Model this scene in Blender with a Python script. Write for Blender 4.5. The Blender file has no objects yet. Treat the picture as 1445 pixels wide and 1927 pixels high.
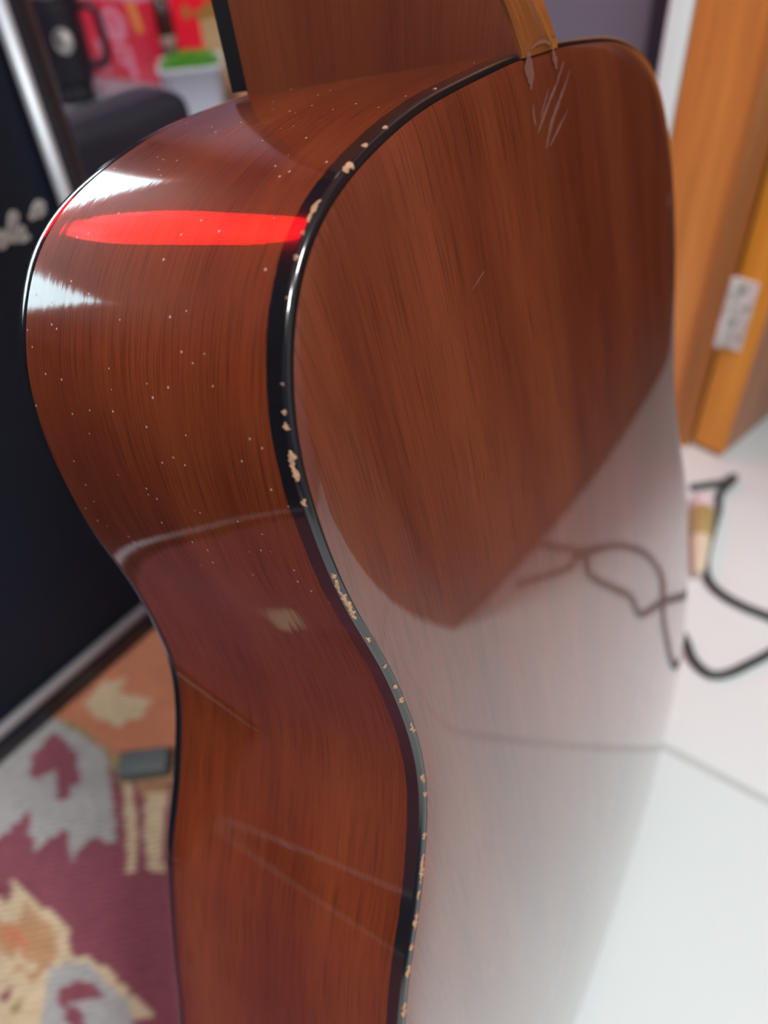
import bpy, math, random
import numpy as np
from mathutils import Matrix, Vector
random.seed(7); rng = np.random.default_rng(7)
S = bpy.context.scene
COL = S.collection

# ------------------------------------------------------------------ camera
F = 1421.15; CX, CY = 722.5, 963.5; H = 0.56519           # focal length in pixels of the 1445x1927 frame
WC = np.array([[0.99662, -0.08212, 0.0], [-0.05604, -0.68014, 0.73094], [-0.06003, -0.72847, -0.68244]])
cam = bpy.data.cameras.new('camera'); camo = bpy.data.objects.new('camera', cam); COL.objects.link(camo)
cam.sensor_fit = 'VERTICAL'; cam.sensor_height = 36; cam.sensor_width = 27
cam.lens = F / 1927 * 36; cam.clip_start = .01
M = np.eye(4); M[:3, 0] = WC[:, 0]; M[:3, 1] = -WC[:, 1]; M[:3, 2] = -WC[:, 2]; M[2, 3] = H
camo.matrix_world = Matrix(M.tolist())
cam.dof.use_dof = True; cam.dof.focus_distance = .168; cam.dof.aperture_fstop = 8.5
S.camera = camo

# ------------------------------------------------------------------ world, exposure
W = bpy.data.worlds.new('world'); S.world = W; W.use_nodes = True
bg = W.node_tree.nodes['Background']; bg.inputs[0].default_value = (.68, .92, 1, 1); bg.inputs[1].default_value = 9
S.view_settings.view_transform = 'Standard'; S.view_settings.look = 'None'
S.view_settings.gamma = 1; S.view_settings.exposure = 0.0

def area(name, loc, rot, size, power, col, size_y=None):
    l = bpy.data.lights.new(name, 'AREA'); l.energy = power; l.color = col; l.size = size
    if size_y: l.shape = 'RECTANGLE'; l.size_y = size_y
    o = bpy.data.objects.new(name, l); COL.objects.link(o); o.location = loc; o.rotation_euler = rot
    return o

# room axes: the furniture, the tiles and the door all follow u (to the right, near) and v (to the right, far)
EU = np.array([.775, -.632, 0]); EV = np.array([.632, .775, 0]); EZ = np.array([0, 0, 1.])
def UV(u, v, z=0): return EU * u + EV * v + EZ * z
AU = math.atan2(-.632, .775)                                # heading of u
def ray(x, y): return WC @ np.array([(x - CX) / F, (y - CY) / F, 1])
def floor_at(x, y, z=0):                                    # point of the photograph on a level surface
    r = ray(x, y); return np.array([0, 0, H]) + r * ((H - z) / -r[2])
def on_plane(x, y, n, d):                                   # ... and on the plane n.p = d
    r = ray(x, y); o = np.array([0, 0, H]); return o + r * ((d - o @ n) / (r @ n))

LAMP_POS = UV(.45, -.95, 2.52)
area('ceiling_lamp_light', LAMP_POS - EZ * .06, (0, 0, 0), .42, 40, (.94, 1, 1))
LAMP2_POS = UV(1.15, .15, 2.52)
area('hall_lamp_light', LAMP2_POS - EZ * .06, (0, 0, 0), .42, 46, (.94, 1, 1))

# ------------------------------------------------------------------ helpers
def tag(o, label=None, cat=None, group=None, kind=None):
    if label: o['label'] = label
    if cat: o['category'] = cat
    if group: o['group'] = group
    if kind: o['kind'] = kind
    return o
def empty(name, loc=(0, 0, 0), rz=0):
    o = bpy.data.objects.new(name, None); COL.objects.link(o); o.location = loc; o.rotation_euler = (0, 0, rz)
    o.empty_display_size = .05
    return o
def link(name, me, parent=None):
    o = bpy.data.objects.new(name, me); COL.objects.link(o)
    if parent is not None: o.parent = parent
    return o
def mesh(name, v, f, mat, parent=None, smooth=False, uv=None):
    me = bpy.data.meshes.new(name)
    me.from_pydata([tuple(float(c) for c in p) for p in v], [], [tuple(int(i) for i in q) for q in f])
    if uv is not None:
        L = me.uv_layers.new(name='UVMap')
        idx = np.empty(len(me.loops), dtype=np.int32); me.loops.foreach_get('vertex_index', idx)
        L.data.foreach_set('uv', np.asarray(uv, dtype=np.float32)[idx].ravel())
    me.materials.append(mat)
    if smooth: me.polygons.foreach_set('use_smooth', [True] * len(me.polygons))
    me.update()
    return link(name, me, parent)
class MB:
    def __init__(s): s.v = []; s.f = []
    def add(s, v, f):
        n = len(s.v); s.v += [tuple(float(c) for c in p) for p in v]; s.f += [tuple(i + n for i in q) for q in f]; return s
    def box(s, x0, x1, y0, y1, z0, z1, b=0):
        if b <= 0:
            v = [(x, y, z) for z in (z0, z1) for y in (y0, y1) for x in (x0, x1)]
            return s.add(v, [(0, 2, 3, 1), (4, 5, 7, 6), (0, 1, 5, 4), (2, 6, 7, 3), (0, 4, 6, 2), (1, 3, 7, 5)])
        import bmesh
        bm = bmesh.new(); bmesh.ops.create_cube(bm, size=1)
        for q in bm.verts:
            q.co = ((x0 + x1) / 2 + q.co.x * (x1 - x0), (y0 + y1) / 2 + q.co.y * (y1 - y0), (z0 + z1) / 2 + q.co.z * (z1 - z0))
        bmesh.ops.bevel(bm, geom=list(bm.edges), offset=b, segments=4, profile=.5, affect='EDGES')
        bm.verts.index_update(); s.add([q.co[:] for q in bm.verts], [tuple(q.index for q in p.verts) for p in bm.faces]); bm.free()
        return s
    def lathe(s, prof, n=40, c=(0, 0)):
        v = []; f = []
        for r, z in prof:
            for k in range(n):
                a = 2 * math.pi * k / n; v.append((c[0] + r * math.cos(a), c[1] + r * math.sin(a), z))
        for i in range(len(prof) - 1):
            for k in range(n):
                f.append((i * n + k, i * n + (k + 1) % n, (i + 1) * n + (k + 1) % n, (i + 1) * n + k))
        f.append(tuple(range(n))[::-1]); f.append(tuple((len(prof) - 1) * n + k for k in range(n)))
        return s.add(v, f)
    def tube(s, pts, r, n=10, cap=True):
        pts = [np.array(p, float) for p in pts]; v = []; f = []
        m = len(pts); rr = r if hasattr(r, '__len__') else [r] * m
        prev = None
        for i, p in enumerate(pts):
            t = pts[min(i + 1, m - 1)] - pts[max(i - 1, 0)]; t /= np.linalg.norm(t) + 1e-12
            if prev is None:
                a = np.array([0, 0, 1.]) if abs(t[2]) < .9 else np.array([1., 0, 0])
            else: a = prev
            x = a - t * (a @ t); x /= np.linalg.norm(x); prev = x; y = np.cross(t, x)
            for k in range(n):
                w = 2 * math.pi * k / n; v.append(p + rr[i] * (math.cos(w) * x + math.sin(w) * y))
        for i in range(m - 1):
            for k in range(n): f.append((i * n + k, i * n + (k + 1) % n, (i + 1) * n + (k + 1) % n, (i + 1) * n + k))
        if cap: f.append(tuple(range(n))[::-1]); f.append(tuple((m - 1) * n + k for k in range(n)))
        return s.add(v, f)
    def build(s, name, mat, parent=None, smooth=False):
        return mesh(name, s.v, s.f, mat, parent, smooth)
def smooth_angle(o, deg=40):
    me = o.data; me.polygons.foreach_set('use_smooth', [True] * len(me.polygons))
    me.set_sharp_from_angle(angle=math.radians(deg)); return o
def catmull(P, n=12, closed=False):
    P = np.asarray(P, float); out = []
    Q = np.vstack([P[-1], P, P[0], P[1]]) if closed else np.vstack([2 * P[0] - P[1], P, 2 * P[-1] - P[-2]])
    for i in range(1, len(Q) - 2):
        t = np.linspace(0, 1, n, endpoint=False)[:, None]; a, b, c, d = Q[i - 1:i + 3]
        out.append(.5 * (2 * b + (c - a) * t + (2 * a - 5 * b + 4 * c - d) * t * t + (3 * b - 3 * c + d - a) * t ** 3))
    if not closed: out.append(P[-1:])
    return np.vstack(out)

# ------------------------------------------------------------------ materials
class NT:
    def __init__(s, name):
        s.m = bpy.data.materials.new(name); s.m.use_nodes = True; s.t = s.m.node_tree
        s.b = s.t.nodes['Principled BSDF']
    def n(s, typ, **kw):
        q = s.t.nodes.new(typ)
        for k, v in kw.items():
            if k in q.inputs: q.inputs[k].default_value = v
            else: setattr(q, k, v)
        return q
    def l(s, a, b): s.t.links.new(a, b)
    def math(s, op, a, b=None):
        q = s.t.nodes.new('ShaderNodeMath'); q.operation = op
        for i, x in enumerate((a, b)):
            if x is None: continue
            if isinstance(x, (int, float)): q.inputs[i].default_value = x
            else: s.l(x, q.inputs[i])
        return q.outputs[0]
    def mix(s, fac, a, b, mode='MIX'):
        q = s.t.nodes.new('ShaderNodeMix'); q.data_type = 'RGBA'; q.blend_type = mode
        for i, x in ((0, fac), (6, a), (7, b)):
            if isinstance(x, (int, float)): q.inputs[i].default_value = x
            elif isinstance(x, tuple): q.inputs[i].default_value = (*x, 1)
            else: s.l(x, q.inputs[i])
        return q.outputs[2]
    def ramp(s, src, stops):
        q = s.t.nodes.new('ShaderNodeValToRGB'); e = q.color_ramp.elements
        while len(e) < len(stops): e.new(.5)
        for k, (p, c) in zip(e, stops): k.position = p; k.color = (*c, 1) if len(c) == 3 else c
        s.l(src, q.inputs[0]); return q.outputs[0]
    def noise(s, vec, scale, stretch=(1, 1, 1), detail=3, rough=.5):
        m = s.n('ShaderNodeMapping'); m.inputs['Scale'].default_value = stretch; s.l(vec, m.inputs[0])
        q = s.n('ShaderNodeTexNoise', Scale=scale, Detail=detail, Roughness=rough); s.l(m.outputs[0], q.inputs['Vector']); return q.outputs['Fac']
    def bump(s, h, strength, dist, target='Normal'):
        q = s.n('ShaderNodeBump', Strength=strength, Distance=dist); s.l(h, q.inputs['Height']); s.l(q.outputs[0], s.b.inputs[target])
def plain(name, col, rough=.5, metal=0, spec=.5, coat=0, var=.08, vs=30, bump=0, emit=None, es=0):
    q = NT(name); q.b.inputs['Roughness'].default_value = rough; q.b.inputs['Metallic'].default_value = metal
    q.b.inputs['Specular IOR Level'].default_value = spec; q.b.inputs['Coat Weight'].default_value = coat; q.b.inputs['Coat Roughness'].default_value = .05
    tc = q.n('ShaderNodeTexCoord').outputs['Object']; nz = q.noise(tc, vs)
    q.l(q.mix(nz, tuple(c * (1 - var) for c in col), tuple(min(1, c * (1 + var)) for c in col)), q.b.inputs['Base Color'])
    if bump: q.bump(q.noise(tc, vs * 12), .4, bump)
    if emit: q.b.inputs['Emission Color'].default_value = (*emit, 1); q.b.inputs['Emission Strength'].default_value = es
    return q.m

def lacquer_wood(name, dark, mid, light, dust=False, coatior=1.75, spec=.4, pores=.78):
    q = NT(name); uv = q.n('ShaderNodeTexCoord').outputs['UV']      # u across the grain, v along it, in metres
    broad = q.noise(uv, 1, (34, 4, 1), 2, .5); fine = q.noise(uv, 1, (2300, 42, 1), 2, .6); band = q.noise(uv, 1, (420, 9, 1), 3, .6)
    c = q.ramp(broad, [(.3, dark), (.5, mid), (.72, light)])
    pore = q.ramp(fine, [(.36, (.50, .42, .40)), (.52, (1, 1, 1)), (.70, (1.0, 1.0, 1.0))])
    c = q.mix(pores, c, pore, 'MULTIPLY')
    c = q.mix(q.math('MULTIPLY', q.ramp(band, [(.45, (0, 0, 0)), (.75, (1, 1, 1))]), .30), c, light)
    q.b.inputs['Roughness'].default_value = .34; q.b.inputs['Specular IOR Level'].default_value = spec
    if dust:
        vo = q.n('ShaderNodeTexVoronoi', Scale=1.0); mp = q.n('ShaderNodeMapping'); mp.inputs['Scale'].default_value = (330, 300, 1); q.l(uv, mp.inputs[0]); q.l(mp.outputs[0], vo.inputs['Vector'])
        sep = q.n('ShaderNodeSeparateColor'); q.l(vo.outputs['Color'], sep.inputs[0])
        spot = q.math('MULTIPLY', q.math('LESS_THAN', vo.outputs['Distance'], .085), q.math('GREATER_THAN', sep.outputs[0], .45))
        ss = q.n('ShaderNodeSeparateXYZ'); q.l(uv, ss.inputs[0])
        spot = q.math('MULTIPLY', spot, q.math('LESS_THAN', ss.outputs[1], .185))
        c = q.mix(q.math('MULTIPLY', spot, .6), c, (.62, .52, .50))
        q.l(q.math('SUBTRACT', 1, spot), q.b.inputs['Coat Weight'])
    else: q.b.inputs['Coat Weight'].default_value = 1
    q.b.inputs['Coat Roughness'].default_value = .035; q.b.inputs['Coat IOR'].default_value = coatior
    q.l(c, q.b.inputs['Base Color'])
    bm = q.n('ShaderNodeBump', Strength=.10, Distance=.0002); q.l(fine, bm.inputs['Height']); q.l(bm.outputs[0], q.b.inputs['Normal'])
    lump = q.noise(uv, 1, (420, 26, 1), 2, .5)
    b2 = q.n('ShaderNodeBump', Strength=.05, Distance=.0003); q.l(lump, b2.inputs['Height']); q.l(b2.outputs[0], q.b.inputs['Coat Normal'])
    return q.m
M_BACK = lacquer_wood('lacquered_back_wood', (.085, .0135, .006), (.130, .0240, .009), (.175, .038, .014))
M_SIDE = lacquer_wood('lacquered_side_wood', (.100, .0160, .006), (.155, .030, .009), (.205, .046, .013), dust=True, coatior=1.6, spec=.06)
M_HEEL = lacquer_wood('lacquered_neck_wood', (.075, .016, .009), (.12, .027, .011), (.16, .040, .015), coatior=1.5, spec=.1, pores=.3)
M_CAP = lacquer_wood('heel_cap_wood', (.125, .035, .010), (.175, .052, .014), (.225, .075, .020), coatior=1.5, spec=.2)
M_SPRUCE = lacquer_wood('spruce_top', (.46, .26, .10), (.55, .33, .14), (.62, .40, .18), coatior=1.5)
M_BLACK = plain('black_binding_plastic', (.006, .006, .008), .16, coat=1, var=.3)
M_EBONY = plain('fingerboard_black', (.012, .010, .011), .35, var=.3)
M_CHIP = plain('raw_chipped_wood', (.42, .23, .13), .8, var=.6, vs=900, bump=.0003)
M_SCRATCH = plain('dull_scratch', (.19, .085, .065), .7, var=.2, vs=300)
M_SCRATCH.node_tree.nodes['Principled BSDF'].inputs['Alpha'].default_value = .55
M_STEEL = plain('steel', (.6, .6, .6), .3, metal=1)

# ------------------------------------------------------------------ room shell
def room_box(name, u0, u1, v0, v1, z0, z1, mat, parent=None, bevel=0, kind='structure'):
    o = MB().box(u0, u1, v0, v1, z0, z1, bevel).build(name, mat, parent)
    if parent is None: o.rotation_euler = (0, 0, AU); o['kind'] = kind
    if bevel: smooth_angle(o, 50)
    return o
M_WALL = plain('grey_blue_wall_paint', (.185, .205, .275), .75, var=.05, vs=6, bump=.0004)
M_WALLW = plain('off_white_wall_paint', (.62, .61, .60), .8, var=.04, vs=5, bump=.0004)
M_NAVY = plain('dark_navy_wall_paint', (.045, .047, .075), .8, var=.05, vs=5, bump=.0004)
M_WALLD = plain('dim_grey_wall_paint', (.22, .215, .23), .8, var=.06, vs=5, bump=.0004)
M_CEIL = plain('ceiling_paint', (.70, .70, .70), .85, var=.03, vs=4)
M_GROUT = plain('tile_grout', (.47, .48, .46), .9, var=.08, vs=60)
q = NT('white_glazed_tile'); tc = q.n('ShaderNodeTexCoord').outputs['Object']
q.l(q.mix(q.noise(tc, 5), (.63, .66, .655), (.70, .73, .725)), q.b.inputs['Base Color'])
q.b.inputs['Roughness'].default_value = .22; q.b.inputs['Specular IOR Level'].default_value = .45
M_TILE = q.m

U0, U1, V0, V1 = -2.05, 2.15, -1.95, 2.05
fl = room_box('floor', U0, U1, V0, V1, -.06, -.0025, M_GROUT)
V_JOINT, U_JOINT, TS = .367, -.18, .80
tile_me = None
for i in range(-4, 5):
    for j in range(-4, 4):
        u0 = U_JOINT + i * TS; v0 = V_JOINT + j * TS
        if u0 + TS < U0 + .05 or u0 > U1 or v0 + TS < V0 + .05 or v0 > V1: continue
        g = .0035
        a0, a1 = max(u0 + g, U0), min(u0 + TS - g, U1); b0, b1 = max(v0 + g, V0), min(v0 + TS - g, V1)
        if tile_me is None or (a1 - a0) < TS - 2.1 * g or (b1 - b0) < TS - 2.1 * g:
            o = MB().box(0, a1 - a0, 0, b1 - b0, -.008, 0, .0012).build('tile', M_TILE, fl)
            if (a1 - a0) > TS - 2.1 * g and (b1 - b0) > TS - 2.1 * g: tile_me = o.data
        else: o = link('tile', tile_me, fl)
        o.location = (a0, b0, 0)
room_box('ceiling', U0, U1, V0, V1, 2.6, 2.66, M_CEIL)
# window wall (u = U0), one wide low opening
WV0, WV1, WZ0, WZ1 = -1.0, 1.07, .80, 1.30
wl = MB(); T = .1
wl.box(U0 - T, U0, V0, V1, 0, WZ0).box(U0 - T, U0, V0, V1, WZ1, 2.6).box(U0 - T, U0, V0, WV0, WZ0, WZ1).box(U0 - T, U0, WV1, V1, WZ0, WZ1)
o = wl.build('wall_left', M_NAVY); o.rotation_euler = (0, 0, AU); o['kind'] = 'structure'
room_box('wall_near', U0, U1, V0 - .1, V0, 0, 2.6, M_NAVY)
room_box('wall_right', U1, U1 + .1, V0, V1, 0, 2.6, M_WALLD)
room_box('wall_back', U0, -.2385, 1.35, 1.43, 0, 2.6, M_WALL)
room_box('wall_far', U0, U1, V1, V1 + .1, 0, 2.6, M_WALLD)
M_ALU = plain('white_window_frame', (.75, .77, .78), .4, var=.03)
q = NT('window_glass'); q.b.inputs['Base Color'].default_value = (.97, 1, 1, 1); q.b.inputs['Roughness'].default_value = 0; q.b.inputs['Transmission Weight'].default_value = 1; q.b.inputs['IOR'].default_value = 1.05
M_GLASS = q.m
wn = empty('window_1', UV(U0 - .05, (WV0 + WV1) / 2, WZ0), AU); wn['kind'] = 'structure'
hw = (WV1 - WV0) / 2; hz = WZ1 - WZ0
fr = MB().box(-.03, .03, -hw, hw, 0, .04).box(-.03, .03, -hw, hw, hz - .04, hz)
for y in (-hw, -hw / 3 - .02, hw / 3 - .02, hw - .04): fr.box(-.03, .03, y, y + .04, .04, hz - .04)
fr.build('window_frame', M_ALU, wn)
for k in range(3):
    y0 = -hw + .03 + k * (2 * hw / 3); MB().box(-.004, .004, y0, y0 + 2 * hw / 3 - .04, .035, hz - .035).build('pane', M_GLASS, wn)
MB().box(.05, .11, -hw - .05, hw + .05, -.03, 0, .004).build('window_sill', M_ALU, wn)

# the wooden door: jamb, open leaf with its hinge
q = NT('orange_varnished_wood'); tc = q.n('ShaderNodeTexCoord').outputs['Object']
c = q.ramp(q.noise(tc, 1, (55, 55, 3.5), 3), [(.3, (.60, .19, .035)), (.55, (.76, .27, .055)), (.75, (.84, .34, .085))])
c = q.mix(.35, c, q.ramp(q.noise(tc, 1, (420, 420, 9), 2), [(.35, (.55, .5, .45)), (.6, (1, 1, 1))]), 'MULTIPLY')
q.l(c, q.b.inputs['Base Color']); q.b.inputs['Roughness'].default_value = .5; q.b.inputs['Coat Weight'].default_value = .15; q.b.inputs['Coat Roughness'].default_value = .3
M_DOOR = q.m
q = NT('golden_door_edge_wood'); tc = q.n('ShaderNodeTexCoord').outputs['Object']
q.l(q.ramp(q.noise(tc, 1, (90, 90, 4), 3), [(.3, (.62, .22, .015)), (.7, (.78, .32, .035))]), q.b.inputs['Base Color']); q.b.inputs['Roughness'].default_value = .4
M_EDGE = q.m
q = NT('shaded_reddish_door_face'); tc = q.n('ShaderNodeTexCoord').outputs['Object']
q.l(q.ramp(q.noise(tc, 1, (40, 40, 3), 3), [(.3, (.38, .15, .075)), (.7, (.50, .22, .12))]), q.b.inputs['Base Color']); q.b.inputs['Roughness'].default_value = .4
M_FACE_SHADED = q.m  # shade of the leaf's turned-away side is put into this darker wood colour
dr = empty('door_1', UV(-.147, .752, 0), AU); dr['kind'] = 'structure'
jm = MB().box(-.089, -.002, 0, .60, 0, 2.05, .003).build('door_jamb', M_DOOR, dr); smooth_angle(jm, 50)
bd = MB()
prof = [(-.026 + .0255 * (1 - math.cos(a)) / 2 * 1.0, -.0075 * math.sin(a)) for a in np.linspace(0, math.pi, 10)]
v = [(x, y, z) for z in (0, 2.05) for x, y in prof]; n = len(prof)
bd.add(v, [(i, i + 1, n + i + 1, n + i) for i in range(n - 1)] + [tuple(range(n - 1, -1, -1)), tuple(range(n, 2 * n))])
bd.build('jamb_bead', M_DOOR, jm, True)
lf_dir = math.atan2(.98, .2)                                # the leaf swings away from us
leaf = MB().box(0, .72, -.0005, .038, .006, 2.03, .003).build('door_leaf', M_FACE_SHADED, dr)
leaf.location = (.0385, -.004, 0); leaf.rotation_euler = (0, 0, lf_dir); smooth_angle(leaf, 50)
ed = MB().box(-.003, .0, .0, .0375, .006, 2.03, .001).build('door_edge', M_EDGE, leaf)
M_HINGE = plain('dull_hinge_plate', (.62, .58, .55), .6, var=.5, vs=70)
hg = MB().box(-.0055, -.003, .014, .0365, -.0375, .0375, .001).build('hinge', M_HINGE, leaf); hg.location = (0, 0, .172)
kn = MB()
for k in range(5): kn.lathe([(.0042, -.0375 + k * .0152), (.0042, -.0375 + k * .0152 + .0142)], 16)
kn = kn.build('hinge_knuckle', M_HINGE, hg); kn.location = (-.008, .037, 0)
for y, z in ((.019, -.024), (.029, -.008), (.019, .010), (.029, .026)):
    sc = MB().lathe([(.0036, -.0008), (.0036, .0004), (.0025, .001)], 12).build('screw', M_STEEL, hg); sc.location = (-.0055, y, z); sc.rotation_euler = (0, -math.pi / 2, 0)
M_TRIMW = plain('white_trim_paint', (.88, .95, .95), .35, var=.02)
M_DARK_STRIP = plain('dark_navy_strip', (.030, .028, .055), .5, var=.1)
tr = room_box('trim_1', -.2585, -.2375, .752, .80, 0, 2.05, M_TRIMW, bevel=.004)
room_box('dark_strip', float(EU @ on_plane(1226, 0, EV, 1.335)), float(EU @ on_plane(1290, 0, EV, 1.335)), 1.335, 1.352, 0, 2.6, M_DARK_STRIP, bevel=.003)  # dark navy strip on the wall next to the white trim

# ------------------------------------------------------------------ guitar
GW = np.array([[0.57412, 0.08226, -0.81463], [0.81291, -0.17607, 0.55513], [-0.09777, -0.98094, -0.16795]])
GT = np.array([.04918, .21962, .51797])
BASE = np.array([0, .506, .042])
D0, D1, DOME = .08175, .08438, .47206
HALF = [(0, 0), (.0296, .0010), (.0698, .0051), (.1048, .0181), (.1223, .0456), (.1238, .0811), (.1166, .1159), (.1157, .1500), (.1276, .1815), (.1418, .2071), (.1552, .2436), (.1674, .2831), (.1831, .3203), (.1942, .3628), (.1952, .4043), (.1810, .4453), (.1464, .4780), (.0931, .4965), (.0450, .5040), (0, .5060)]
def half_curve(P, n=14):
    P = np.array(P); Q = np.vstack([P[1] * [-1, 1], P, P[-2] * [-1, 1]]); out = []
    for i in range(1, len(Q) - 2):
        t = np.linspace(0, 1, n, endpoint=False)[:, None]; a, b, c, d = Q[i - 1:i + 3]
        out.append(.5 * (2 * b + (c - a) * t + (2 * a - 5 * b + 4 * c - d) * t * t + (3 * b - 3 * c + d - a) * t ** 3))
    return np.vstack(out + [P[-1:]])
HC = half_curve(HALF)
# even the spacing, soften the control-point kinks a little
sl = np.r_[0, np.cumsum(np.linalg.norm(np.diff(HC, axis=0), axis=1))]
NS = 300; st = np.linspace(0, sl[-1], NS); HC = np.c_[np.interp(st, sl, HC[:, 0]), np.interp(st, sl, HC[:, 1])]
for _ in range(14):
    Q = np.vstack([HC[1] * [-1, 1], HC, HC[-2] * [-1, 1]]); HC = .25 * Q[:-2] + .5 * Q[1:-1] + .25 * Q[2:]
LEFT = HC * [-1, 1]
LOOP = np.vstack([LEFT, HC[::-1][1:-1]])                     # neck joint -> left side -> tail -> right side
NL = len(LOOP)
tg = np.roll(LOOP, -1, 0) - np.roll(LOOP, 1, 0); tg /= np.linalg.norm(tg, axis=1)[:, None]
NRM = np.c_[-tg[:, 1], tg[:, 0]]
if (NRM[150] @ (LOOP[150] - [0, .27])) < 0: NRM = -NRM
ARC = np.r_[0, np.cumsum(np.linalg.norm(np.diff(LOOP, axis=0), axis=1))]
def zdome(x, y): return DOME * (x * x + (y - .28) ** 2) / 2 - DOME * .28 ** 2 / 2
def zfront(y): return D0 + (D1 - D0) * y / .5
ZB = zdome(LOOP[:, 0], LOOP[:, 1]); ZF = zfront(LOOP[:, 1])
gt = bpy.data.objects.new('acoustic_guitar', None); COL.objects.link(gt); gt.empty_display_size = .05
GM = np.eye(4); GM[:3, :3] = GW; GM[:3, 3] = GT + GW @ BASE; gt.matrix_world = Matrix(GM.tolist())
tag(gt, 'glossy red-brown acoustic guitar seen from behind with chipped black edging', 'guitar')
def gl(v): return np.asarray(v, float) - BASE                # guitar coordinates -> under the Empty
def sweep(prof, zref, name, mat, uv=None):                   # prof: (inset, dz) from the edge
    v = []; uvs = []
    for i, dz in prof:
        P = LOOP - NRM * i; v.append(np.c_[P, zref + dz])
    v = np.vstack(v); f = []
    for k in range(len(prof) - 1):
        for j in range(NL):
            j2 = (j + 1) % NL; f.append((k * NL + j, (k + 1) * NL + j, (k + 1) * NL + j2, k * NL + j2))
    return mesh(name, gl(v), f, mat, gt, True, uv)
BPROF = [(.0000, .0052), (.0000, .0049), (.0000, .0034), (.0000, .0018), (.0000, .0014), (.0002, .0009), (.0005, .0005), (.0009, .0003), (.0013, .0002), (.0017, .0002), (.0024, .0002)]
bind = sweep(BPROF, ZB, 'back_binding', M_BLACK); smooth_angle(bind, 60); bind['label'] = 'glossy black edging with chips of bare wood'
fb = sweep([(.0025, -.0042), (0, -.0042), (-.0001, -.0038), (-.0001, -.0014), (.0004, -.0005), (.0012, 0), (.0022, .0001), (.0022, -.002)], ZF, 'front_binding', M_BLACK); smooth_angle(fb, 60)
# rim: u across the rim, v along it
nz = 10; v = []; uvs = []; f = []
LP = np.vstack([LOOP, LOOP[:1]]); ar = np.r_[ARC, ARC[-1] + .002]; NR = len(LP)
mirror = np.minimum(ar, ar[-1] - ar)
for k in range(nz + 1):
    t = k / nz; z0 = np.r_[ZB, ZB[:1]] + .0050; z1 = np.r_[ZF, ZF[:1]] - .0040
    v.append(np.c_[LP, z0 + (z1 - z0) * t]); uvs.append(np.c_[z0 + (z1 - z0) * t, mirror])
for k in range(nz):
    for j in range(NR - 1): f.append((k * NR + j, k * NR + j + 1, (k + 1) * NR + j + 1, (k + 1) * NR + j))
mesh('side_rim', gl(np.vstack(v)), f, M_SIDE, gt, True, np.vstack(uvs))
# back plate with its arch and the rolled edge
ins = [.0017, .0022, .0028, .0035, .0045, .006, .008, .0105, .0135, .017]
def crown(i): return -.0011 * (1 - math.exp(-(i - .0017) / .0034))
v = []; f = []
for i in ins:
    P = LOOP - NRM * i; v.append(np.c_[P, zdome(P[:, 0], P[:, 1]) + crown(i) + .0002])
inner = LOOP - NRM * ins[-1]; CEN = np.array([0, .27])
NRG = 22
for k in range(1, NRG):
    P = CEN + (inner - CEN) * (1 - k / NRG); v.append(np.c_[P, zdome(P[:, 0], P[:, 1]) + crown(.03) + .0002])
nr = len(v); v = np.vstack(v + [np.array([[0, .27, zdome(0, .27) + crown(.03) + .0002]])])
for k in range(nr - 1):
    for j in range(NL):
        j2 = (j + 1) % NL; f.append((k * NL + j, (k + 1) * NL + j, (k + 1) * NL + j2, k * NL + j2))
f += [((nr - 1) * NL + j, nr * NL, (nr - 1) * NL + (j + 1) % NL) for j in range(NL)]
back = mesh('back_plate', gl(v), f, M_BACK, gt, True, v[:, :2])
# soundboard
P = LOOP - NRM * .0021; v = np.vstack([np.c_[P, ZF], [[0, .27, zfront(.27)]]])
mesh('soundboard', gl(v), [(j, (j + 1) % NL, NL) for j in range(NL)], M_SPRUCE, gt, False, v[:, :2])
# neck with its heel
secs = []
for y, zb, hc in [(.0012, .0006, .0112), (0, .0006, .0112), (-.005, .0022, .0110), (-.010, .0042, .0108), (-.018, .0080, .0106), (-.028, .0150, .0105), (-.040, .0260, .0108), (-.055, .0400, .0115), (-.072, .0510, .0125), (-.095, .0580, .014), (-.14, .0600, .0145), (-.30, .0615, .0140), (-.46, .0625, .013)]:
    hw = .0272 if y > -.1 else .0272 - (-.1 - y) * .016
    zt = .0768; ring = []
    for s in np.linspace(0, 1, 12):
        w = hc + (hw - hc) * (s ** .85); ring.append((-w + .0014 * math.sin(math.pi * s), y, zb + .0012 * (1 - min(1, s * 6)) * 0 + (zt - zb) * s))
    ring += [(-a, b, c) for a, b, c in ring[::-1]]; secs.append(ring)
nv = len(secs[0]); v = np.array(secs).reshape(-1, 3); f = []
for k in range(len(secs) - 1):
    for j in range(nv):
        j2 = (j + 1) % nv; f.append((k * nv + j, k * nv + j2, (k + 1) * nv + j2, (k + 1) * nv + j))
f += [tuple(range(nv))[::-1], tuple((len(secs) - 1) * nv + j for j in range(nv))]
uvn = np.c_[v[:, 2] + v[:, 0], v[:, 1]]
nk = mesh('neck', gl(v), f, M_HEEL, gt, True, uvn); nk.data.set_sharp_from_angle(angle=math.radians(42))
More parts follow.
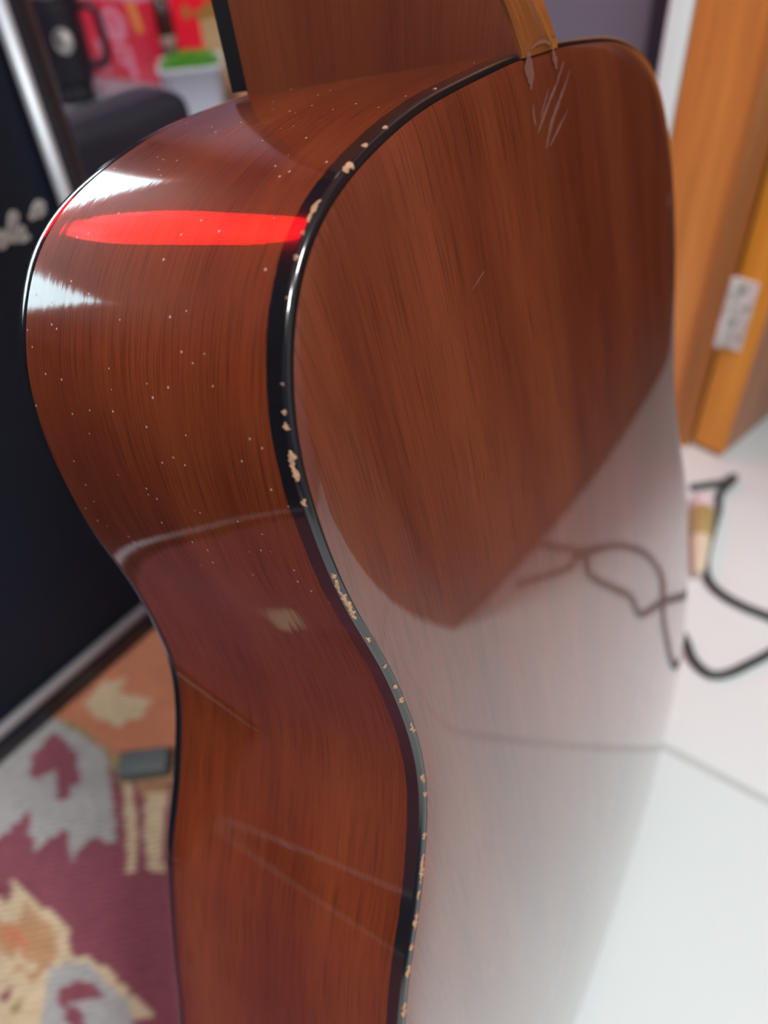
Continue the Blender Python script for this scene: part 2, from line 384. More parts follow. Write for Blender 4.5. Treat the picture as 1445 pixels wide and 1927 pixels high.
# heel cap: pale board on the back of the heel, rounded foot running onto the back
outl = [(-.0112, .0012), (-.0108, -.0095), (-.0106, -.018), (-.0105, -.028), (-.0108, -.040), (-.0112, -.052)]
zc = lambda y: np.interp(-y, [-.004, 0, .005, .010, .018, .028, .040, .055], [-.0009, -.0006, .0010, .0030, .0068, .0138, .0248, .0388])
v = []; f = []
ys = [.0016, .0008, 0, -.003, -.006, -.010, -.014, -.018, -.023, -.028, -.034, -.040, -.047]
for y in ys:
    w = np.interp(-y, [-.0016, .010, .018, .04, .05], [.0112, .0108, .0106, .0108, .0112]); z = zc(y)
    v += [(-w - .0001, y, z + .0022), (-w - .0001, y, z + .0004), (-w + .0006, y, z), (w - .0006, y, z), (w + .0001, y, z + .0004), (w + .0001, y, z + .0022)]
for k in range(len(ys) - 1):
    for j in range(5): f.append((k * 6 + j, (k + 1) * 6 + j, (k + 1) * 6 + j + 1, k * 6 + j + 1))
f += [tuple(range(6)), tuple((len(ys) - 1) * 6 + j for j in range(5, -1, -1))]
v = np.array(v); cap = mesh('heel_cap', gl(v), f, M_CAP, gt, True, v[:, :2]); cap.data.set_sharp_from_angle(angle=math.radians(30)); cap['label'] = 'lighter brown cap on the neck heel'
# fingerboard, frets hidden in front; headstock far above
fbm = MB(); v = []
for y, hw in ((-.0005, .0274), (-.10, .0274), (-.46, .0216)):
    v += [(-hw, y, .0765), (hw, y, .0765), (hw, y, .0822), (-hw, y, .0822)]
fbm.add(v, [(0, 1, 2, 3)[::-1], (8, 9, 10, 11)] + [(k * 4 + j, k * 4 + (j + 1) % 4, k * 4 + 4 + (j + 1) % 4, k * 4 + 4 + j) for k in (0, 1) for j in range(4)])
fbm.box(-.0272, .0272, .012, .105, .0822, .0842)
o = fbm.build('fingerboard', M_EBONY, gt); o.data.transform(Matrix.Translation(tuple(-BASE)))
hd = MB(); v = []
for y, hw in ((-.455, .023), (-.475, .030), (-.60, .036), (-.655, .034), (-.665, .028)):
    z = .062 - (-.455 - y) * .22 * -1 * -1
    v += [(-hw, y, z - .002), (hw, y, z - .002), (hw, y, z + .014), (-hw, y, z + .014)]
hd.add(v, [(0, 1, 2, 3)[::-1], (16, 17, 18, 19)] + [(k * 4 + j, k * 4 + (j + 1) % 4, k * 4 + 4 + (j + 1) % 4, k * 4 + 4 + j) for k in range(4) for j in range(4)])
o = hd.build('headstock', M_HEEL, gt); o.data.transform(Matrix.Translation(tuple(-BASE)))
# chips knocked out of the black edging: thin torn flakes that follow the rounded corner
LA = ARC[:NS]                                               # arc length down the left side
def edge_uv(arc):
    j = int(np.argmin(abs(LA - arc))); return j
def pixel_arc(x, y):                                         # where on the left back edge a spot of the photograph lies
    o = np.array([0, 0, H]); P = np.c_[LEFT, ZB[:NS]] @ GW.T + GT - o; c = P @ WC
    px = CX + F * c[:, 0] / c[:, 2]; py = CY + F * c[:, 1] / c[:, 2]
    return float(LA[np.argmin((px - x) ** 2 + (py - y) ** 2)])
PA = np.array([(.0000, .0038), (.0000, .0026), (.0000, .0014), (.0002, .0009), (.0005, .0005), (.0009, .0003), (.0013, .0002), (.0017, .0002), (.0022, .0001)])
pl = np.r_[0, np.cumsum(np.linalg.norm(np.diff(PA, axis=0), axis=1))]
def chip(x, y, length, w0, w1):
    length *= .72; c_ = (w0 + w1) / 2; w0, w1 = c_ + (w0 - c_) * .72, c_ + (w1 - c_) * .72                              # length along the edge (m); w0..w1 fractions of the corner profile
    a = pixel_arc(x, y); n = max(5, int(length / .0005)); v = []; f = []; m = 5
    for i in range(n + 1):
        t = i / n; env = math.sin(math.pi * (.06 + .88 * t)) ** .5
        lo = w0 + (w1 - w0) * (.5 - .5 * env) + random.uniform(-.10, .07) * env; hi = w1 - (w1 - w0) * (.5 - .5 * env) + random.uniform(-.16, .06) * env; hi = max(hi, lo + .02)
        s = a + (t - .5) * length; j = np.interp(s, LA, np.arange(NS)); j0 = int(min(j, NS - 2)); fr = j - j0
        P = LEFT[j0] * (1 - fr) + LEFT[j0 + 1] * fr; N = NRM[j0] * (1 - fr) + NRM[j0 + 1] * fr; zb = ZB[j0] * (1 - fr) + ZB[j0 + 1] * fr
        for k in range(m + 1):
            q = lo + (hi - lo) * k / m; d = q * pl[-1]; I = np.interp(d, pl, PA[:, 0]); dz = np.interp(d, pl, PA[:, 1])
            out = random.uniform(.00014, .00032) if 0 < k < m and 0 < i < n else .00007
            e = np.array([*(-N), 0]) * I + np.array([0, 0, dz]); ctr = np.array([*(-N), 0]) * .003 + np.array([0, 0, .003])
            dr_ = e - ctr; dr_ /= np.linalg.norm(dr_); p = np.array([*P, zb]) + e + dr_ * out
            v.append(p)
    for i in range(n):
        for k in range(m): f.append((i * (m + 1) + k, i * (m + 1) + k + 1, (i + 1) * (m + 1) + k + 1, (i + 1) * (m + 1) + k))
    return mesh('chip', gl(v), f, M_CHIP, bind)
CHIPS = [(837, 160, .0012, .25, .5), (733, 235, .0018, .35, .72), (695, 272, .0018, .35, .65), (660, 312, .0042, .3, .85), (604, 385, .0075, .25, .62), (580, 432, .0014, .3, .6), (575, 482, .0016, .35, .6), (547, 553, .0008, .4, .6), (538, 733, .0008, .42, .62), (543, 775, .0014, .36, .66), (546, 810, .0020, .34, .68), (557, 868, .0085, .32, .74), (575, 938, .0022, .45, .72), (628, 1092, .0022, .5, .78), (640, 1120, .0110, .5, .82), (657, 1152, .0085, .52, .86), (685, 1205, .0026, .52, .8), (722, 1262, .0014, .6, .85), (745, 1300, .0020, .6, .9), (760, 1328, .0026, .6, .9), (778, 1375, .0050, .62, .98), (795, 1475, .0040, .6, .95), (797, 1500, .0022, .62, .95), (797, 1585, .0030, .64, .95), (793, 1640, .0130, .62, .98), (788, 1690, .0040, .6, .9), (779, 1730, .0075, .62, .95), (770, 1790, .0035, .62, .95), (764, 1840, .0055, .62, .95), (760, 1905, .0070, .55, 1.0)]
for c in CHIPS: chip(*c)
# dull scratches below the heel cap, one on the upper back
def on_back(x, y, lift=.00012):
    o = GW.T @ (np.array([0, 0, H]) - GT); r = GW.T @ ray(x, y); k = -o[2] / r[2]
    for _ in range(25):
        p = o + k * r; k += (zdome(p[0], p[1]) + crown(.02) + .0002 - p[2]) / r[2] * .9
    p = o + k * r; p[2] -= lift; return p
def scratch(pts, wpx, mat=M_SCRATCH):
    pts = catmull(pts, 6); v = []; n = len(pts); f = []
    for i, p in enumerate(pts):
        t = pts[min(i + 1, n - 1)] - pts[max(i - 1, 0)]; t = t / np.linalg.norm(t); w = wpx * (.25 + .75 * math.sin(math.pi * (.05 + .9 * i / (n - 1)))) * random.uniform(.6, 1.2)
        s = np.array([-t[1], t[0]]) * w / 2; v += [on_back(*(p + s)), on_back(*(p - s))]
    for i in range(n - 1): f.append((2 * i, 2 * i + 1, 2 * i + 3, 2 * i + 2))
    return mesh('scratch', gl(v), f, mat, back)
for pts, w in [([(995, 98), (992, 125), (996, 158)], 12), ([(1040, 92), (1044, 115), (1046, 130)], 8), ([(1060, 115), (1052, 140), (1046, 155)], 4), ([(1050, 150), (1035, 185), (1020, 225), (1012, 250)], 6), ([(1062, 160), (1048, 200), (1036, 235), (1027, 280)], 7), ([(1002, 195), (1004, 220), (1008, 238)], 4), ([(1068, 205), (1050, 245), (1040, 262)], 3), ([(1020, 75), (1010, 82), (1000, 92)], 5), ([(912, 508), (900, 526), (888, 545)], 3), ([(1072, 130), (1060, 168), (1050, 190)], 3), ([(1032, 165), (1022, 200), (1016, 220)], 3), ([(998, 108), (1000, 140), (998, 170)], 7), ([(1056, 225), (1044, 255), (1034, 275)], 4), ([(1010, 84), (1024, 78), (1034, 84)], 7)]:
    scratch(pts, w)

# ------------------------------------------------------------------ rug
RU0, RU1, RV0, RV1, RZ = -1.90, -.078, -1.80, .47, .005
BUR, GRY, BEI, TAN, ORG, OLV = (.225, .062, .085), (.36, .335, .335), (.55, .42, .28), (.42, .235, .125), (.50, .19, .105), (.28, .22, .10)
POLY = [
 (ORG, [(40, 1385), (110, 1300), (195, 1215), (280, 1140), (345, 1260), (345, 1412), (240, 1412), (205, 1425), (150, 1378)]),
 (BEI, [(160, 1322), (195, 1282), (235, 1275), (228, 1304), (288, 1314), (262, 1350), (222, 1366), (182, 1348)]),
 (TAN, [(215, 1420), (345, 1412), (345, 1470), (320, 1475), (240, 1475)]),
 (OLV, [(95, 1345), (150, 1368), (205, 1408), (240, 1470), (228, 1478), (200, 1425), (148, 1384), (95, 1352)]),
 (BEI, [(233, 1470), (250, 1478), (258, 1560), (257, 1640), (240, 1640), (236, 1560)]),
 (TAN, [(262, 1478), (320, 1478), (318, 1500), (266, 1500)]),
 (BEI, [(274, 1490), (312, 1490), (305, 1560), (306, 1640), (276, 1632), (272, 1560)]),
 (GRY, [(-60, 1440), (0, 1428), (95, 1350), (150, 1378), (200, 1414), (216, 1541), (218, 1587), (173, 1573), (134, 1621), (123, 1555), (64, 1600), (52, 1528), (0, 1573), (-60, 1610)]),
 (BUR, [(55, 1428), (100, 1373), (146, 1419), (148, 1473), (111, 1512), (102, 1450), (59, 1468)]),
 (BEI, [(20, 1651), (129, 1746), (131, 1802), (174, 1802), (301, 1913), (247, 1922), (300, 1990), (-60, 1990), (-60, 1660), (0, 1687), (18, 1706)]),
 (TAN, [(-60, 1720), (0, 1727), (30, 1742), (46, 1694), (108, 1752), (104, 1806), (62, 1852), (0, 1792), (-60, 1740)]),
 (ORG, [(0, 1735), (40, 1748), (58, 1778), (50, 1800), (0, 1770)]),
 (BEI, [(20, 1790), (32, 1786), (66, 1820), (62, 1838), (24, 1808)]),
 (GRY, [(92, 1818), (165, 1812), (240, 1884), (250, 1927), (260, 1990), (60, 1990), (84, 1880)]),
 (BUR, [(104, 1873), (122, 1854), (165, 1845), (200, 1880), (151, 1880), (132, 1885), (165, 1927), (180, 1960), (141, 1950)]),
 (BUR, [(0, 1878), (18, 1856), (30, 1856), (8, 1888)]),
 (OLV, [(18, 1900), (34, 1876), (48, 1880), (30, 1908)]),
]
du = .003
us = np.r_[np.arange(RU0, -.60, .010), np.arange(-.60, RU1 + 1e-6, du)]; vs = np.r_[np.arange(RV0, -.12, .010), np.arange(-.12, RV1 + 1e-6, du)]; GU, GV = np.meshgrid(us, vs, indexing='ij')
colr = np.empty(GU.shape + (3,)); colr[:] = BUR
jit = rng.normal(0, .0007, GU.shape + (2,))
PU, PV = GU + jit[..., 0], GV + jit[..., 1]
def inside(pu, pv, pol):
    r = np.zeros(pu.shape, bool); n = len(pol)
    for i in range(n):
        (a, b), (c, d) = pol[i], pol[(i + 1) % n]
        if b == d: continue
        r ^= ((b > pv) != (d > pv)) & (pu < (c - a) * (pv - b) / (d - b) + a)
    return r
for dv in (0, .40):
    for duu in (0,):
        for c, pol in POLY:
            pp = []
            for x, y in pol:
                p = floor_at(x, y, RZ); pp.append((EU @ p + duu, EV @ p + dv))
            colr[inside(PU, PV, pp)] = c
# woven yarn unevenness
colr *= (1 + rng.normal(0, .07, GU.shape))[..., None]
blot = np.sin(GU * 61 + 2 * np.sin(GV * 37)) * np.sin(GV * 53 + 1.3 * np.sin(GU * 41)); colr *= (1 + .07 * blot)[..., None]
nu, nv_ = GU.shape
v = np.c_[GU.ravel(), GV.ravel(), np.full(nu * nv_, RZ) - .0012 * ((np.add.outer(np.arange(nu), np.arange(nv_)) % 2).ravel())]
ix = np.arange(nu * nv_).reshape(nu, nv_)
fq = np.stack([ix[:-1, :-1], ix[1:, :-1], ix[1:, 1:], ix[:-1, 1:]], -1).reshape(-1, 4)
nb = len(v); v = np.vstack([v, [(RU0, RV0, .0002), (RU1, RV0, .0002), (RU1, RV1, .0002), (RU0, RV1, .0002)]])
q = NT('woven_rug_wool'); ca = q.n('ShaderNodeVertexColor', layer_name='Col'); q.l(ca.outputs[0], q.b.inputs['Base Color'])
q.b.inputs['Roughness'].default_value = .95; q.b.inputs['Specular IOR Level'].default_value = .1; q.b.inputs['Sheen Weight'].default_value = .2
faces = fq.tolist()
rim = list(ix[:, 0]) + list(ix[-1, 1:]) + list(ix[::-1, -1][1:]) + list(ix[0, ::-1][1:-1])
side_v = len(v); rv = v[rim].copy(); rv[:, 2] = .0002; v = np.vstack([v, rv]); nrim = len(rim)
faces += [(rim[i], side_v + i, side_v + (i + 1) % nrim, rim[(i + 1) % nrim]) for i in range(nrim)]
rug = mesh('patterned_rug', v, faces, q.m)
ca_ = rug.data.color_attributes.new('Col', 'FLOAT_COLOR', 'POINT')
cc = np.ones((len(v), 4), np.float32); cc[:nb, :3] = colr.reshape(-1, 3); cc[nb:, :3] = BUR
ca_.data.foreach_set('color', cc.ravel())
rug.rotation_euler = (0, 0, AU)
tag(rug, 'burgundy woven rug with grey, beige and orange zigzag motifs on the floor', 'rug')
# small grey block on the rug
M_GREYP = plain('grey_plastic', (.12, .14, .145), .5, var=.2)
p = floor_at(283, 1446, .005)
gb = MB().box(-.028, .012, -.010, .010, 0, .016, .003).build('grey_block', M_GREYP); smooth_angle(gb, 50)
gb.location = (p[0] + .006, p[1], .0052); gb.rotation_euler = (0, 0, .05)
tag(gb, 'small dark grey block lying on the rug close to the guitar', 'block')

# ------------------------------------------------------------------ framed black board with script
M_TUBE = plain('glossy_black_tube', (.012, .013, .019), .30, coat=.6, var=.2)
M_BOARD = plain('dull_black_board', (.007, .011, .022), .55, spec=.35, var=.25, vs=8)
M_CHALK = plain('pale_script_paint', (.50, .46, .43), .7, var=.12)
PV_POST, PU_F = .287, -.482
br = empty('framed_board', UV(PU_F, -.08, .0052), AU)
tag(br, 'black board in a glossy black tube frame with pale script lettering', 'board')
bh = .53; R = .0135; vL, vR = -.50, PV_POST + .08
post = lambda y: [(0, y, R + .012), (0, y, bh - R)]
def bar(name, pts):
    o = MB().tube(pts, R, 20).build(name, M_TUBE, br, True); o.data.set_sharp_from_angle(angle=math.radians(60)); return o
bar('frame_post', [(0, vR, .0), (0, vR, bh)])
bar('frame_post', [(0, vL, .0), (0, vL, bh)])
bar('frame_rail', [(0, vL, R), (0, vR, R)])
MB().box(-.012, .0135, vL, vR, 0, R, .002).build('rail_skirt', M_TUBE, br)
bar('frame_rail', [(0, vL, bh - R), (0, vR, bh - R)])
M_HIGHLIGHT = plain('pale_highlight_strip', (.50, .51, .55), .42, metal=.4, var=.06)  # pale strips added as the highlight along the black post and rail
MB().tube([(.0105, vR - .0105, .010), (.0105, vR - .0105, bh - .008)], .0048, 14).build('highlight_strip', M_HIGHLIGHT, br, True)
MB().tube([(.0075, vL, R * 2 - .002), (.0075, vR, R * 2 - .002)], .0050, 14).build('highlight_strip', M_HIGHLIGHT, br, True)
brd = MB().box(-.008, .001, vL, vR, .012, bh - .012).build('board_panel', M_BOARD, br)
# lettering on the board, strokes drawn with a broad brush
nB = EU; dB = PU_F + .0025
def bl(x, y):
    p = on_plane(x, y, nB, dB); return np.array([EU @ p - PU_F, EV @ p + .08, p[2] - .0052])
def letter(strokes, w):
    m = MB()
    for pts in strokes:
        P = catmull([bl(*p) for p in pts], 6); n = len(P); v = []; f = []
        for i in range(n):
            t = P[min(i + 1, n - 1)] - P[max(i - 1, 0)]; t /= np.linalg.norm(t); s = np.cross(t, [1, 0, 0]) * w / 2 * (.7 + .3 * math.sin(math.pi * i / (n - 1)))
            v += [P[i] + s, P[i] - s, P[i] + s - [.0012, 0, 0], P[i] - s - [.0012, 0, 0]]
        for i in range(n - 1):
            a = 4 * i; f += [(a, a + 1, a + 5, a + 4), (a + 2, a, a + 4, a + 6), (a + 1, a + 3, a + 7, a + 5)]
        m.add(v, f)
    o = m.build('letter', M_CHALK, brd); return o
letter([[(-16, 470), (0, 458), (10, 444), (4, 440), (-4, 456), (4, 464), (16, 452)]], .0042)
letter([[(14, 455), (24, 432), (30, 408), (25, 405), (22, 428), (26, 452), (36, 446)]], .0046)
letter([[(36, 446), (44, 436), (42, 430), (36, 440), (42, 452), (56, 444)]], .0038)
letter([[(58, 412), (68, 402), (80, 388), (74, 384), (66, 398), (74, 404), (84, 394)]], .0044)

# ------------------------------------------------------------------ black box behind the board
M_TOLEX = plain('black_vinyl', (.010, .013, .024), .5, var=.15, vs=200, bump=.0002)
bx = empty('black_case', UV(-.599, -.02, .0052), AU); tag(bx, 'black case with rounded corners standing behind the framed board', 'case')
def ubox(name, u0, u1, v0, v1, z0, z1, b, mat, parent, cu=0, cv=0, cz=0):
    o = MB().box(u0 - cu, u1 - cu, v0 - cv, v1 - cv, z0 - cz, z1 - cz, b).build(name, mat, parent); return smooth_angle(o, 50)
ubox('body', -.632, -.566, -.48, .482, .018, .398, .017, M_TOLEX, bx, -.599, -.02, .0052)
for a in (-.599,):
    for b in (-.43, .43):
        ubox('foot', a - .02, a + .02, b - .02, b + .02, .0052, .02, .003, M_TOLEX, bx, -.599, -.02, .0052)

# ------------------------------------------------------------------ low table with the things on it
TZ = .30
M_TABLE = plain('grey_table_top', (.20, .24, .28), .25, var=.06, vs=10)
M_LEG = plain('dark_table_leg', (.02, .02, .025), .5)
tb = empty('low_table', UV(-1.15, .74, 0), AU); tag(tb, 'low table with a grey top standing behind the black case', 'table')
ubox('tabletop', -1.60, -.62, .53, .945, TZ - .025, TZ, .004, M_TABLE, tb, -1.15, .74, 0)
for a in (-1.55, -.67):
    for b in (.56, .90): ubox('leg', a - .018, a + .018, b - .018, b + .018, 0.0, TZ - .025, .003, M_LEG, tb, -1.15, .74, 0)

# black tumbler with handle
M_MUG = plain('matt_black_mug', (.013, .014, .022), .42, var=.15)
M_MUGB = plain('black_rubber_base', (.006, .007, .012), .7)
M_SILV = plain('silver_badge', (.62, .60, .58), .35, metal=.6, var=.1)
p = floor_at(148, 190, TZ)
mg = empty('tumbler', (p[0], p[1], TZ), 0); mg.scale = (.76, .76, .76); tag(mg, 'black tumbler with a side handle and round silver badge', 'mug')
K = 1.0
body = MB().lathe([(.034, .030), (.040, .034), (.0425, .06), (.044, .10), (.0455, .135), (.046, .150), (.0445, .154), (.030, .155)], 48).build('body', M_MUG, mg, True); smooth_angle(body, 45)
MB().lathe([(.0305, 0), (.0315, .002), (.033, .030), (.031, .031)], 40).build('base', M_MUGB, mg, True)
MB().lathe([(.0462, .150), (.0478, .152), (.0478, .160), (.044, .163), (.01, .165)], 48).build('lid', M_MUG, mg, True)
hx = math.atan2(ray(190, 80)[1] - 1.0 * 0, 1)                # handle points to the right across the view
ha = -.12
hd_ = np.array([math.cos(ha), math.sin(ha), 0])
hp = catmull([hd_ * .041 + EZ * .139, hd_ * .062 + EZ * .140, hd_ * .074 + EZ * .130, hd_ * .076 + EZ * .095, hd_ * .073 + EZ * .066, hd_ * .060 + EZ * .055, hd_ * .039 + EZ * .055], 6)
MB().tube(hp, .0065, 12).build('handle', M_MUG, mg, True)
# badge facing the camera
vd = np.array([-p[0], -p[1], 0]); ang0 = math.atan2(vd[1], vd[0]); va = ang0 + .10
bp = np.array([math.cos(va), math.sin(va), 0]); bs = np.array([-bp[1], bp[0], 0])
def disc(name, mat, parent, cx, cz, rx, rz, lift, hole=None, n=28):
    v = []; f = []
    for k in range(n):
        a = 2 * math.pi * k / n; v.append(bp * (.0445 + lift) + bs * (cx + rx * math.cos(a)) + EZ * (cz + rz * math.sin(a)))
    for k in range(n): v.append(v[k] - bp * .004)
    f.append(tuple(range(n))); f += [(k, n + k, n + (k + 1) % n, (k + 1) % n) for k in range(n)]
    return mesh(name, v, f, mat, parent)
bd_ = disc('badge', M_SILV, mg, 0, .098, .0150, .0185, .0008)
M_BADGED = plain('badge_grey', (.16, .155, .16), .4, metal=.5)
disc('badge_inlay', M_BADGED, bd_, -.0055, .1015, .0075, .0110, .0016)
disc('badge_inlay', M_MUGB, bd_, -.0015, .098, .0035, .0050, .0022)
disc('badge_inlay', plain('badge_white', (.78, .76, .74), .4), bd_, .0050, .1030, .0058, .0075, .0024)

# red carton printed with a pale emblem
M_RED = plain('red_carton', (.60, .022, .055), .3, coat=.5, var=.12, vs=14)
M_PINK = plain('pale_pink_print', (.62, .25, .36), .45, var=.15, vs=90)
M_GOLD = plain('gold_print', (.68, .28, .07), .45, var=.15, vs=40)
pL = floor_at(180, 142, TZ); pR = floor_at(303, 162, TZ); wv = pR - pL; cw = np.linalg.norm(wv); ca2 = math.atan2(wv[1], wv[0])
ct = empty('red_carton', pL, ca2); tag(ct, 'red carton with a pale round emblem and gold corner behind the tumbler', 'carton')
chh = .185; ct.scale = (.97, .28, .56)
smooth_angle(MB().box(0, cw, 0, .07, 0, chh, .003).build('carton_body', M_RED, ct), 50)
MB().box(-.001, cw + .001, -.001, .071, chh - .012, chh + .001, .002).build('carton_lid', M_PINK, ct)
def decal(name, mat, pts, lift=.0006):
    n = len(pts); v = [(x, -lift, z) for x, z in pts] + [(x, .0005, z) for x, z in pts]
    return mesh(name, v, [tuple(range(n))] + [(k, n + k, n + (k + 1) % n, (k + 1) % n) for k in range(n)], mat, ct)
ell = lambda cx, cz, rx, rz, n=24, w=0: [(cx + rx * (1 + w * math.sin(5 * a)) * math.cos(a), cz + rz * (1 + w * math.sin(7 * a)) * math.sin(a)) for a in np.linspace(0, 2 * math.pi, n, endpoint=False)]
decal('emblem', M_PINK, ell(cw * .53, .122, cw * .19, .038, 30, .05))
decal('emblem_line', M_RED, ell(cw * .52, .128, cw * .09, .016, 20, .15), .0010)
decal('emblem_mark', M_PINK, ell(cw * .53, .127, cw * .06, .010, 16, .2), .0014)
decal('printed_sign', M_PINK, [(cw * .44, .078), (cw * .70, .080), (cw * .72, .010), (cw * .62, .006), (cw * .60, .034), (cw * .50, .036)])
decal('printed_sign', M_RED, [(cw * .52, .068), (cw * .62, .069), (cw * .62, .052), (cw * .53, .052)], .0010)
decal('printed_sign', M_PINK, [(cw * .16, .085), (cw * .26, .085), (cw * .28, .010), (cw * .18, .008)])
decal('gold_corner', M_GOLD, [(cw * .78, .176), (cw * .93, .176), (cw * .97, .112), (cw * .85, .110)])

# white square pot with green turf
M_POT = plain('white_pot', (.62, .64, .72), .35, var=.03)
M_GRASS = plain('artificial_grass', (.10, .36, .03), .6, var=.5, vs=120)
p = floor_at(372, 222, TZ); po = empty('potted_grass', (p[0], p[1] + .028, TZ), .10); po.scale = (.82, .82, .66); tag(po, 'white square pot of bright green artificial grass on the low table', 'potted plant')
v = []; f = []
prof = [(.036, 0), (.0455, .074), (.0475, .076), (.0475, .084), (.0445, .084), (.043, .070)]
NSQ = 24
def sq(r, k):
    a = 2 * math.pi * (k + .5) / NSQ; c, s_ = math.cos(a), math.sin(a); e = .28; return (r * math.copysign(abs(c) ** e, c), r * math.copysign(abs(s_) ** e, s_))
for r, z in prof: v += [(*sq(r, k), z) for k in range(NSQ)]
for i in range(len(prof) - 1): f += [(i * NSQ + k, i * NSQ + (k + 1) % NSQ, (i + 1) * NSQ + (k + 1) % NSQ, (i + 1) * NSQ + k) for k in range(NSQ)]
f += [tuple(range(NSQ))[::-1], tuple((len(prof) - 1) * NSQ + k for k in range(NSQ))]
smooth_angle(mesh('pot', v, f, M_POT, po), 50)
gm = MB(); v = []; f = []
for i in range(900):
    r = math.sqrt(random.random()) * 1.0; a = random.random() * 6.283; x, y = sq(.042, 0)[0] * 0 + r * .044 * math.cos(a), r * .044 * math.sin(a); h = .016 * (1.15 - .5 * r * r) * random.uniform(.7, 1.2)
    b = random.random() * 6.28; w = .0016; lx, ly = random.gauss(0, .004), random.gauss(0, .004); n = len(v)
    v += [(x - w * math.cos(b), y - w * math.sin(b), .068), (x + w * math.cos(b), y + w * math.sin(b), .068), (x + lx, y + ly, .082 + h)]; f.append((n, n + 1, n + 2))
o = mesh('grass', v, f, M_GRASS, po); o['kind'] = 'stuff'
# red gift packet with gold ornaments behind the pot
M_RED2 = plain('bright_red_paper', (.85, .012, .035), .35, var=.06, emit=None)
M_GOLD2 = plain('gold_ornament', (.45, .25, .06), .4, metal=.3, var=.3, vs=60)
pb = floor_at(398, 146, TZ); pk = empty('red_packet', pb, -.10); pk.scale = (.80, 1, .66); tag(pk, 'bright red paper packet with gold ornaments behind the pot of grass', 'packet')
pc = MB().box(-.048, .062, 0, .012, 0, .23, .002).build('packet_body', M_RED2, pk)
for cx, cz, rx, rz in ((.018, .112, .026, .020), (.004, .168, .020, .016), (.040, .072, .014, .010), (-.022, .120, .007, .012)):
    pts = [(cx + rx * (1 + .25 * math.sin(5 * a)) * math.cos(a), -.0008, cz + rz * (1 + .25 * math.cos(4 * a)) * math.sin(a)) for a in np.linspace(0, 2 * math.pi, 26, endpoint=False)]
    n = len(pts); vv = pts + [(x, .001, z) for x, y, z in pts]
    mesh('gold_ornament', vv, [tuple(range(n))] + [(k, n + k, n + (k + 1) % n, (k + 1) % n) for k in range(n)], M_GOLD2, pk)
# dark brown jar between the carton and the packet
M_JAR = plain('dark_brown_glass', (.045, .015, .014), .2, coat=.5); M_JARL = plain('jar_label', (.30, .20, .16), .6)
pj = floor_at(331, 146, TZ); jr = empty('brown_jar', pj, 0); jr.scale = (.48, .48, .62); tag(jr, 'dark brown jar between the red carton and the red packet', 'jar')
MB().lathe([(.026, 0), (.028, .003), (.028, .12), (.022, .135), (.018, .14), (.018, .15)], 32).build('glass', M_JAR, jr, True)
MB().lathe([(.0286, .055), (.0286, .085)], 32).build('paper_label', M_JARL, jr, True)
MB().lathe([(.0195, .148), (.0195, .165), (.017, .167)], 32).build('lid', M_JARL, jr, True)
# tan paper bag and peach beside the pot
M_TANB = plain('tan_paper', (.34, .25, .12), .8, var=.2, vs=40, bump=.0006)
pt = floor_at(446, 168, TZ); bg_ = empty('paper_bag', pt, 0); bg_.scale = (.55, .6, .42); tag(bg_, 'tan paper bag on the low table next to the guitar neck', 'bag')
v = []; f = []
rows = [(0, .055, .030), (.06, .057, .028), (.12, .056, .020), (.17, .057, .010), (.19, .057, .004)]
for z, a, b in rows: v += [(-a, -b, z), (-a * .1, -b * 1.1, z), (a, -b, z + .002), (a * .98, 0, z), (a, b, z), (0, b * .9, z), (-a, b, z), (-a * .97, 0, z)]
for i in range(len(rows) - 1): f += [(i * 8 + k, i * 8 + (k + 1) % 8, i * 8 + 8 + (k + 1) % 8, i * 8 + 8 + k) for k in range(8)]
f.append(tuple(range(8))[::-1]); mesh('bag_body', v, f, M_TANB, bg_)
mesh('bag_fold', [(x, y - .002, z + .004) for x, y, z in v[32:40]] + [(x, y * 1.6 - .004, z - .016) for x, y, z in v[32:40]], [(k, (k + 1) % 8, 8 + (k + 1) % 8, 8 + k) for k in range(8)] , M_TANB, bg_)
M_PEACH = plain('peach_skin', (.75, .36, .22), .55, var=.2, vs=25); M_STEM = plain('stem_brown', (.12, .07, .03), .7)
pp = floor_at(440, 196, TZ); pc_ = empty('small_fruit', (pp[0] + .012, pp[1] + .02, TZ), 0); pc_.scale = (.55, .55, .55); tag(pc_, 'small pale orange fruit on the low table beside the white pot', 'fruit')
prf = [(.001, .001), (.014, .002), (.026, .012), (.031, .028), (.029, .044), (.020, .056), (.008, .058), (.002, .053)]
MB().lathe([tuple(a) for a in catmull(prf, 3)], 32).build('flesh', M_PEACH, pc_, True)
MB().tube([(0, 0, .052), (.001, 0, .060), (.003, .001, .066)], .0014, 8).build('stem', M_STEM, pc_, True)

# ------------------------------------------------------------------ cables and plug on the tiles
M_CABLE = plain('black_cable_rubber', (.045, .047, .047), .45, var=.15)
def cable(name, pts, r, label):
    P = catmull([(x, y, r + z) for x, y, z in pts], 8); o = MB().tube(P, r, 10).build(name, M_CABLE, None, True); tag(o, label, 'cable', 'cables on the tiles'); return o
fp = lambda l: [(*floor_at(x, y, .004)[:2], .0004) for x, y in l]
cable('cable', fp([(1300, 918), (1340, 912)]) + [(.372, .6035, .0004), (.3815, .6075, .003), (.380, .600, .006)] + fp([(1355, 930), (1350, 965), (1337, 1010), (1327, 1060), (1335, 1095), (1360, 1120), (1400, 1142), (1445, 1160)]) + [(.365, .399, .0004), (.385, .368, .0004), (.425, .374, .0004), (.462, .366, .0004), (.523, .356, .0004), (.575, .372, .0004), (.650, .345, .0004), (.668, .338, .0004)], .0041, 'black cable bending round the plug on the tiles beside the guitar')
